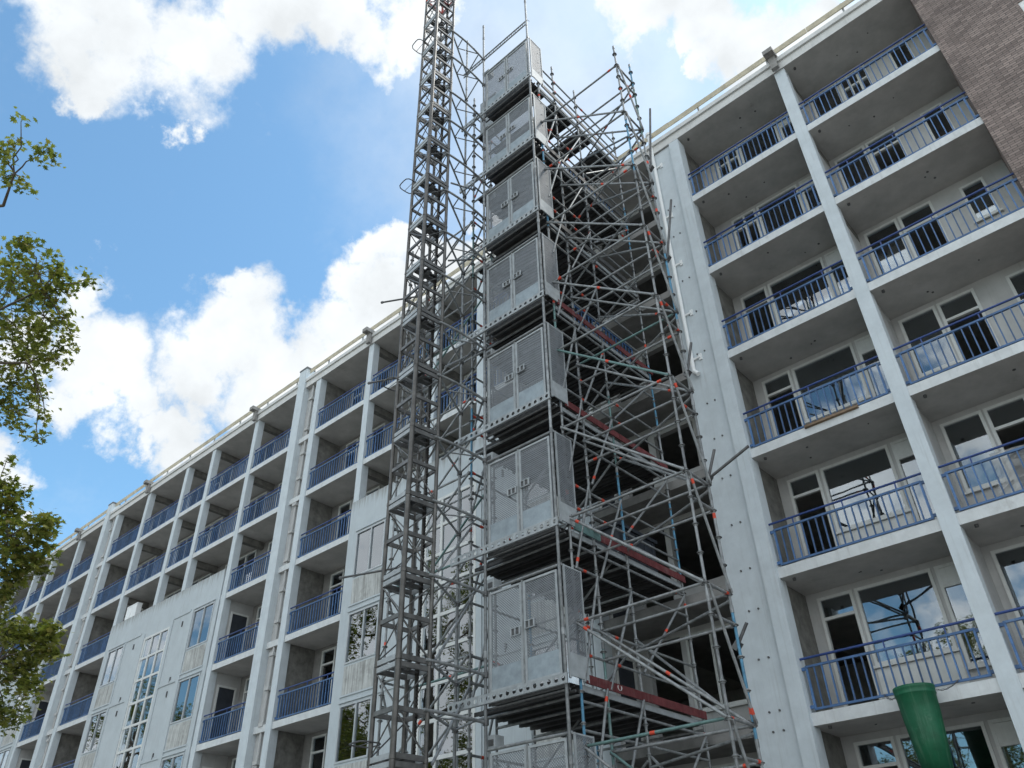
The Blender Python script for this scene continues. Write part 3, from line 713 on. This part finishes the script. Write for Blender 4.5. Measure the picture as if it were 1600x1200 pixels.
# ------------------------------------------------------------------ landing gates
def holed_beam(x0, x1, y, z0, z1, r, n, th=.006):
    m = MB(); zc = (z0+z1)/2; w = (x1-x0)/n
    for i in range(n):
        cx = x0 + w*(i+.5); K = 12
        sq, ci = [], []
        for j in range(K):
            a = 2*pi*j/K + pi/4; c, s = cos(a), sin(a); t = 1/max(abs(c), abs(s))
            sq.append((cx + c*t*w/2, zc + s*t*(z1-z0)/2)); ci.append((cx + c*r, zc + s*r))
        for yy in (y, y+th):
            m.add([(a, yy, b) for a, b in sq+ci], [(j, (j+1) % K, K+(j+1) % K, K+j) for j in range(K)])
        m.add([(a, y, b) for a, b in ci] + [(a, y+th, b) for a, b in ci], [(j, (j+1) % K, K+(j+1) % K, K+j) for j in range(K)])
    m.box(x0, x1, y, y+.05, z1-.004, z1+.004).box(x0, x1, y, y+.05, z0-.004, z0+.004)
    return m
ordinal = ['topmost', 'second from top', 'third from top', 'fourth from top', 'fifth from top', 'sixth from top', 'seventh from top', 'lowest']
def make_gate(gz):
    g = thing('landing_gate', '', 'gate', (-9.17, -4.45, gz), 'landing gates stacked up the scaffold')
    y = -4.47
    holed_beam(-10.97, -8.17, -4.545, gz-.10, gz+.06, .042, 18).build('holed_beam', 'galvsheet', g)
    for (a, b) in ((-9.98, -9.17), (-9.13, -8.32)):
        m = MB()
        m.box(a, a+.05, y, y+.04, gz+.08, gz+1.9).box(b-.05, b, y, y+.04, gz+.08, gz+1.9)
        m.box(a+.05, b-.05, y, y+.04, gz+.08, gz+.12).box(a+.05, b-.05, y, y+.04, gz+1.86, gz+1.9)
        leaf = m.build('door_leaf', 'galvsheet', g)
        MB().box(a+.05, b-.05, y+.018, y+.022, gz+.5, gz+1.86).build('mesh_infill', 'mesh', leaf)
        MB().box(a+.05, b-.05, y+.012, y+.024, gz+.12, gz+.5).build('kick_plate', 'kick', leaf)
        c = b-.15 if a < -9.5 else a+.15; z = gz+1.0 if a < -9.5 else gz+1.06
        h = MB().box(c-.11, c+.11, y-.012, y-.002, z-.045, z+.075, 1).box(c-.12, c+.12, y-.03, y-.002, z-.06, z-.046).box(c-.12, c+.12, y-.03, y-.002, z+.076, z+.09)
        for xx in (c-.12, c-.02, c+.09): h.box(xx, xx+.03, y-.034, y-.013, z-.045, z+.075)
        h.build('latch', ['galvsheet', 'galvdark'], leaf)
    m = MB().tube((-10.06, y, gz+1.96), (-8.2, y, gz+1.96), .028, 8).tube((-8.26, y+.01, gz+.05), (-8.26, y+.01, gz+1.95), .022, 8).tube((-10.0, y+.01, gz+.05), (-10.0, y+.01, gz+1.95), .022, 8)
    m.box(-9.168, -9.132, y-.006, y+.03, gz+.08, gz+1.93)
    m.build('gate_frame', 'galv', g)
    ys = -3.92
    MB().box(-8.205, -8.195, -4.42, ys, gz+.08, gz+1.95).build('side_panel', 'mesh', g)
    m = MB().box(-8.215, -8.185, -4.44, -4.40, gz, gz+1.97).box(-8.215, -8.185, ys-.025, ys, gz, gz+1.97).box(-8.212, -8.188, -4.4, ys-.025, gz+1.94, gz+1.965).box(-8.212, -8.188, -4.4, ys-.025, gz+.04, gz+.42)
    m.build('side_frame', 'galvsheet', g)
    MB().box(-10.10, -9.90, -4.42, -4.2, gz+2.0, gz+2.20).box(-10.06, -9.94, -4.432, -4.42, gz+2.03, gz+2.13, 1).build('switch_box', ['galvsheet', 'galvdark'], g)
    m = MB()
    for i in range(2): m.tube((-10.15, -4.44+.14*i, gz-.18), (-8.2, -4.44+.14*i, gz-.18), .024, 7)
    m.build('sill_tube', 'galvdark', g)
    return g
g0 = make_gate(DK[0])
for k, gz in enumerate(DK):
    g = g0 if k == 0 else copy_tree(g0)
    g.location.z = gz; g.rotation_euler.z = (0, .007, -.005, .004, -.008, .006, -.003, .005)[k]
    g['label'] = '%s of the galvanised mesh double gates stacked beside the hoist mast' % ordinal[k]
# extra plain panel left of the top gate
MB().box(-10.78, -10.1, -3.9, -3.885, DK[0]+.05, DK[0]+1.75).build('side_panel', 'galvsheet', g0)

# ------------------------------------------------------------------ hoist mast
PH = radians(-6)
e1 = Vector((cos(PH), sin(PH), 0)); e2 = Vector((-sin(PH), cos(PH), 0))
MC = Vector((-10.80, -6.37, 0)); SZ = .63; PIT = 1.508
HM = thing('hoist_mast', 'slender square lattice mast of the construction hoist in front of the facade', 'hoist mast', (MC.x, MC.y, -1.6))
def corner(a, b, z): return MC + e1*SZ*a + e2*SZ*b + Vector((0,0,z))
Z0 = 11.46 - PIT*9
MM = ['mast', 'mastdark', 'mastred', 'galvsheet']
def mast_section(z, mi=0):
    sec = bpy.data.objects.new('mast_section', None); COL.objects.link(sec); sec.parent = HM; sec.location = (0, 0, z - HM.location.z); sec.empty_display_size = .2
    cs = [(0,0), (1,0), (1,1), (0,1)]
    for a, b in cs:
        r = .038 if (a, b) != (1, 0) else .05
        MB().tube(corner(a,b,z), corner(a,b,z+PIT-.004), r, 10, mi).tube(corner(a,b,z+.0), corner(a,b,z+.06), r+.006, 10, mi).build('leg', ['mastleg'] + MM[1:], sec)
    for j, zz in enumerate((z+.06, z+PIT/2, z+PIT-.06)):
        m = MB()
        for i in range(4):
            p, q = corner(*cs[i], zz), corner(*cs[(i+1) % 4], zz)
            m.bar(p, q, .04, .085 if j != 1 else .075, mi if i % 2 else (3 if mi == 0 and j != 1 else mi))
        if j != 1:
            m.bar(corner(.5,0,zz), corner(.5,1,zz), .12, .04, mi).bar(corner(.2,.5,zz), corner(.8,.5,zz), .10, .03, mi)
        m.build('cross_frame', MM, sec)
    m = MB()
    for i in range(4):
        for h, (za, zb) in enumerate(((z+.1, z+PIT/2-.04), (z+PIT/2+.04, z+PIT-.1))):
            a, b = cs[i], cs[(i+1) % 4]
            if (h + i) % 2: a, b = b, a
            m.tube(corner(*a, za), corner(*b, zb), .013, 6, mi)
    m.build('lattice_brace', MM, sec)
    m = MB(); c = corner(.55, .93, 0); d = e1*.03
    m.bar(c+Vector((0,0,z)), c+Vector((0,0,z+PIT)), .05, .05, 1)
    for i in range(25):
        zz = z + .03 + i*PIT/25; m.bar(c + d + Vector((0,0,zz-.015)), c + d + Vector((0,0,zz+.012)), .04, .03, 1)
    m.build('rack', MM, sec)
    return sec
s0 = mast_section(Z0)
nsec = 0
for i in range(1, 18):
    c = copy_tree(s0); c.location.z = Z0 + PIT*i - HM.location.z; c.parent = HM
for i in (18, 19): mast_section(Z0 + PIT*i, 2)
TIES = (23.16, 21.78, 20.03, 18.71, 17.25, 15.80, 14.3, 12.86, 11.4, 9.95, 8.4, 6.98, 5.5, 4.0, 3.2, 1.7, .2)
for z in TIES:
    m = MB(); p = corner(1, 1, z); a = Vector((-10.05, -4.5, z)); b = Vector((-10.81, -4.5, z))
    pl = corner(.95, 1.0, z); pr = corner(1.05, .85, z)
    # the main arm swings out with a slight curve, a second arm and two struts close the triangle
    mid = (pr + a)/2 + Vector((.10, -.05, 0))
    pts = [((1-t)**2)*pr + 2*(1-t)*t*mid + t*t*a for t in [i/6 for i in range(7)]]
    for u, v in zip(pts[:-1], pts[1:]): m.tube(u, v, .030, 7, 0)
    m.tube(pl, b, .026, 7, 0)
    u, v = pl.lerp(b, .35), pts[2]; m.tube(u, v, .016, 6, 0).tube(u, pts[5], .016, 6, 0).tube(b, pts[5], .018, 6, 0)
    for q in (a, b): m.disc(q, .055, .09, 8, 1)
    m.build('mast_tie', ['galv', 'galvdark'], HM)
for z in (22.70, 16.25, 9.9, 2.75):                        # cable guide loops
    c = corner(0, 0, z) + Vector((-.05, .0, 0)) - e1*.12; m = MB(); pts = []
    for i in range(20):
        a = 2*pi*i/20; ca, sa = cos(a), sin(a); r = .21/((abs(ca)**4 + abs(sa)**4)**.25)
        pts.append(c + e1*r*ca*1.0 + e2*r*sa*1.0)
    for i in range(20): m.tube(pts[i], pts[(i+1) % 20], .014, 6)
    m.tube(c + e1*.2, corner(0, 0, z), .014, 6).tube(c-e1*.2, c+e1*.2, .008, 5)
    m.build('cable_guide', 'galvdark', HM)

# ------------------------------------------------------------------ small things
GC = thing('rubbish_chute', 'dark green plastic rubble bucket chained below the lowest visible balcony railing', 'rubbish chute', (-4.2, -.32, 2.0))
m = MB(); n = 28; cx, cy = -4.19, -.32
prof = [(.312, 3.40), (.325, 3.40), (.33, 3.36), (.322, 3.345), (.322, 3.29), (.328, 3.28), (.322, 3.265), (.312, 3.255), (.30, 3.0), (.27, 2.6), (.225, 2.1), (.218, 2.1), (.262, 2.6), (.29, 3.0), (.302, 3.25), (.312, 3.40)]
vs, fs = [], []
for r_, z in prof:
    for i in range(n): vs.append((cx + r_*cos(2*pi*i/n), cy + r_*sin(2*pi*i/n), z))
for j in range(len(prof)-1):
    for i in range(n): fs.append((j*n+i, j*n+(i+1) % n, (j+1)*n+(i+1) % n, (j+1)*n+i))
m.add(vs, fs, 0, True); m.build('barrel', 'chute', GC)
for s in (-1, 1):
    m = MB(); p, q = Vector((cx+s*.33, cy, 3.30)), Vector((cx+s*.62, .07, 3.47))
    for i in range(9):
        a, b = p.lerp(q, i/9), p.lerp(q, (i+1)/9); sag = Vector((0, 0, -.05*sin(pi*i/9))); sag2 = Vector((0,0,-.05*sin(pi*(i+1)/9)))
        o_ = Vector((0,.012,0)) if i % 2 else Vector((.008,0,.01))
        m.tube(a+sag+o_, b+sag2+o_, .006, 5).tube(a+sag-o_, b+sag2-o_, .006, 5)
    m.build('chain', 'galvdark', GC)
pb = MB().box(-4.86, -3.68, .0, .05, 8.945, 9.03).box(-4.84, -3.7, -.03, -.001, 8.955, 9.0)
tag(recentre(pb.build('plank', 'plank'), (-4.27, .02, 8.945)), 'weathered brown plank lying on a balcony edge below blue balusters', 'plank')
# crumpled clear film behind a railing in the right-hand bay
m = MB(); nx, nz_ = 26, 14; frng = random.Random(5); vs, fs = [], []
for j in range(nz_+1):
    for i in range(nx+1):
        u, v = i/nx, j/nz_
        vs.append((-1.95 + 2.3*u + .12*v, .24 + .05*sin(9*u+4*v) + .04*sin(21*u-7*v) + frng.uniform(-.02, .02), 6.25 + .88*v - .12*u*v + .03*sin(13*u)))
for j in range(nz_):
    for i in range(nx): a = j*(nx+1)+i; fs.append((a, a+1, a+nx+2, a+nx+1))
m.add(vs, fs, 0, False)
tag(recentre(m.build('plastic_sheet', 'film'), (-.8, .24, 6.25)), 'crumpled clear plastic sheet hanging behind a balcony railing at the right edge', 'plastic sheet')
m = MB().box(-37.9, -36.9, .05, .28, ZT+.004, 13.55).box(-37.92, -36.88, .04, .29, 13.551, 13.6).box(-37.5, -37.4, .03, .049, 13.0, 13.5)
tag(recentre(m.build('cabinet', 'white'), (-37.4, .16, ZT+.004)), 'small white cabinet standing on the parapet of the grey stair front', 'cabinet')
WT = thing('rubble_tub', 'black plastic tub standing on a scaffold deck behind red toe board', 'tub', (-9.2, -1.0, DK[5]))
m = MB(); gz = DK[5]
for i, (a, z0, z1) in enumerate(((0, 0, 1.0), (.05, 1.0, 1.08))):
    m.box(-9.75-a, -8.72+a, -1.75-a, -.35+a, gz+z0+.001*i, gz+z1)
for i in range(5): m.box(-8.719, -8.70, -1.7+.3*i, -1.62+.3*i, gz+.05, gz+.98)
m.build('tub_body', 'blacktub', WT)
m = MB()
for y in (-1.2, -.8): m.tube((-9.2, y, gz+1.08), (-9.2, y, gz+1.28), .015, 6)
m.build('lid_pin', 'galvdark', WT)

# ------------------------------------------------------------------ trees
def leaf_shape():
    pts = []
    for a, r in ((-90, .10), (-50, .34), (-20, .24), (8, .62), (35, .34), (58, .62), (74, .42), (90, .80), (106, .42), (122, .62), (145, .34), (172, .62), (200, .24), (230, .34)):
        pts.append((r*cos(radians(a)), r*sin(radians(a))))
    return pts
LP = leaf_shape()
def add_leaf(V, Fc, c, size, rg):
    nrm = Vector((rg.gauss(0, .6), rg.gauss(0, .6), 1)).normalized()
    t = Vector((rg.gauss(0, 1), rg.gauss(0, 1), -.7)); t = (t - nrm*t.dot(nrm)).normalized(); s = t.cross(nrm)
    b = len(V); droop = rg.uniform(.05, .35)
    for x, y in LP:
        V.append(tuple(c + (s*x + t*y)*size - nrm*(abs(x)*droop)*size))
    V.append(tuple(c + t*.12*size)); n_ = len(LP)
    for i in range(n_): Fc.append((b+i, b+(i+1) % n_, b+n_))
def limb(m, pts, r0, r1):
    n_ = len(pts)-1
    for i in range(n_):
        a = r0 + (r1-r0)*i/n_; b = r0 + (r1-r0)*(i+1)/n_
        m.tube(pts[i], pts[i+1], a, 8 if a > .05 else 5, 0, b, caps=False)
def wob(p, q, n_, amp, rg):
    p, q = Vector(p), Vector(q); L_ = (q-p).length
    return [p.lerp(q, i/n_) + (Vector((rg.gauss(0,1), rg.gauss(0,1), rg.gauss(0,.7)))*amp*L_ if 0 < i < n_ else Vector((0,0,0))) + Vector((0,0,-.06*L_*sin(pi*i/n_)*0)) for i in range(n_+1)]
CL = [(-9.15,-14.38,8.49,0.22),(-8.81,-14.43,8.85,0.07),(-8.80,-14.08,8.55,0.20),(-9.17,-14.02,8.29,0.14),(-9.37,-14.25,8.40,0.15),(-9.01,-14.35,8.65,0.07),(-9.72,-13.63,7.75,0.28),(-10.24,-13.57,7.55,0.42),(-9.68,-13.40,7.42,0.36),(-9.43,-13.27,7.55,0.13),(-9.24,-12.95,7.38,0.14),(-9.61,-13.10,7.28,0.22),(-10.51,-13.32,7.12,0.48),(-9.93,-13.11,7.02,0.41),(-9.68,-12.93,6.96,0.19),(-9.67,-12.79,6.76,0.09),(-10.57,-13.02,6.76,0.44),(-10.06,-12.83,6.56,0.26),(-9.85,-12.78,6.67,0.14),(-10.90,-12.99,6.41,0.39),(-10.38,-12.76,6.21,0.19),(-10.85,-12.83,6.04,0.33),(-10.40,-12.57,5.92,0.12),(-10.54,-12.51,5.64,0.14),(-11.02,-12.66,5.42,0.10),(-11.15,-12.56,5.12,0.15),(-11.10,-12.39,4.90,0.25),(-10.65,-12.12,4.49,0.18),(-11.13,-12.18,4.43,0.43),(-10.82,-11.94,4.22,0.18),(-10.48,-12.06,4.57,0.07),(-11.37,-12.06,4.00,0.26),(-10.86,-11.67,3.24,0.25),(-10.65,-11.58,3.11,0.13),(-11.15,-11.66,2.95,0.25),(-10.86,-11.54,2.69,0.14),(-11.44,-11.57,2.53,0.22),(-10.99,-11.83,3.31,0.17),(-11.38,-11.94,3.54,0.12),(-10.60,-11.62,3.31,0.09)]
def in_view(p, margin):
    """true where a crown clump would show between the outlined clumps"""
    d = Vector(p) - CAMPOS; w_ = d.dot(F_)
    if w_ < .5: return False
    return 800 + 1234.7*d.dot(R_)/w_ > -margin
def make_tree():
    rg = random.Random(21)
    base = Vector((-13.6, -15.6, -1.6))
    t = thing('plane_tree', 'leafy plane tree at the left edge close in front of the apartment block', 'tree', base)
    m = MB(); top = base + Vector((.3, .5, 9.0))
    limb(m, wob(base, top, 6, .01, rg), .26, .14); m.build('trunk', 'bark', t)
    clumps = [Vector(c[:3]) for c in CL]; rad = [c[3]*(.9 if 5.3 < c[2] < 8.2 else 1.05 if c[2] < 5.3 else .75) for c in CL]
    n0 = len(clumps); tries = 0
    while len(clumps) < n0 + 70 and tries < 5000:          # the part of the crown beyond the picture's left edge
        tries += 1
        u = Vector((rg.gauss(0,1), rg.gauss(0,1), rg.gauss(0,1))).normalized() * rg.uniform(.45, 1)**.5
        p = Vector((-13.4, -15.2, 6.2)) + Vector((u.x*3.6, u.y*3.4, u.z*4.4))
        if in_view(p, 95): continue
        clumps.append(p); rad.append(rg.uniform(.35, .65))
    br = MB(); V, Fc = [], []
    # main boughs with side twigs to each clump
    boughs = []
    for q in ((-9.2,-14.2,8.35), (-9.7,-13.3,7.25), (-10.3,-13.0,6.5), (-11.1,-12.3,4.5), (-11.2,-11.9,3.0), (-15.5,-17,8), (-14.8,-14.4,9.2), (-16,-15,6), (-13.5,-17.8,6.2), (-12.5,-16.0,9.5)):
        q = Vector(q); zs = min(max(q.z - .9, 1.2), 7.2); st = base.lerp(top, (zs+1.6)/9.0)
        pts = wob(st, q, 7, .035, rg); limb(br, pts, .075, .012); boughs.append(pts)
    allp = [p for b in boughs for p in b[2:]]
    for c, r in zip(clumps, rad):
        near = min(allp, key=lambda p: (p-c).length)
        if (near-c).length > .08: limb(br, wob(near, c, 4, .06, rg), .011, .005)
        nl = max(8, int(1750*r*r + 160*r))
        for _ in range(max(1, nl//16)):
            e = c + Vector((rg.gauss(0,1), rg.gauss(0,1), rg.gauss(0,1))).normalized()*r*.8; limb(br, [c, e], .005, .003)
        if c.z < 5.3 and c.y > -13: nl = int(nl*2.6)
        while nl > 0:                                          # leaves hang in bunches on twig ends, with gaps between
            u = Vector((rg.gauss(0,1), rg.gauss(0,1), rg.gauss(0,1))).normalized() * (rg.random()**.4) * r
            for _ in range(min(nl, rg.randint(5, 12))):
                v = Vector((rg.gauss(0,1), rg.gauss(0,1), rg.gauss(0,.8))) * .06
                add_leaf(V, Fc, c + u + v, rg.uniform(.045, .095), rg); nl -= 1
    br.build('branch', 'bark', t)
    cm = MB(); cm.v, cm.f = V, Fc; cm.mi = [0]*len(Fc); cm.sm = [False]*len(Fc)
    o = cm.build('crown', 'leaf', t)
    return t
tree = make_tree()
# the trees across the street that the windows reflect
for (x, y, a, k, lab) in ((-44, -26, 2.1, 2.3, 'tall plane tree across the street mirrored in the windows beside the hoist mast'), (-60, -25, 4.0, 2.2, 'tall plane tree across the street, second from the hoist mast'),
                       (-86, -24, .9, 2.1, 'tallest plane tree far along the street mirrored in the stair window'), (-14, -44, 5.2, 1.6, 'tall plane tree across the street opposite the brick building')):
    c = copy_tree(tree); c.location = (x, y, -1.6); c.rotation_euler.z = a; c.scale = (k, k, k); c['label'] = lab
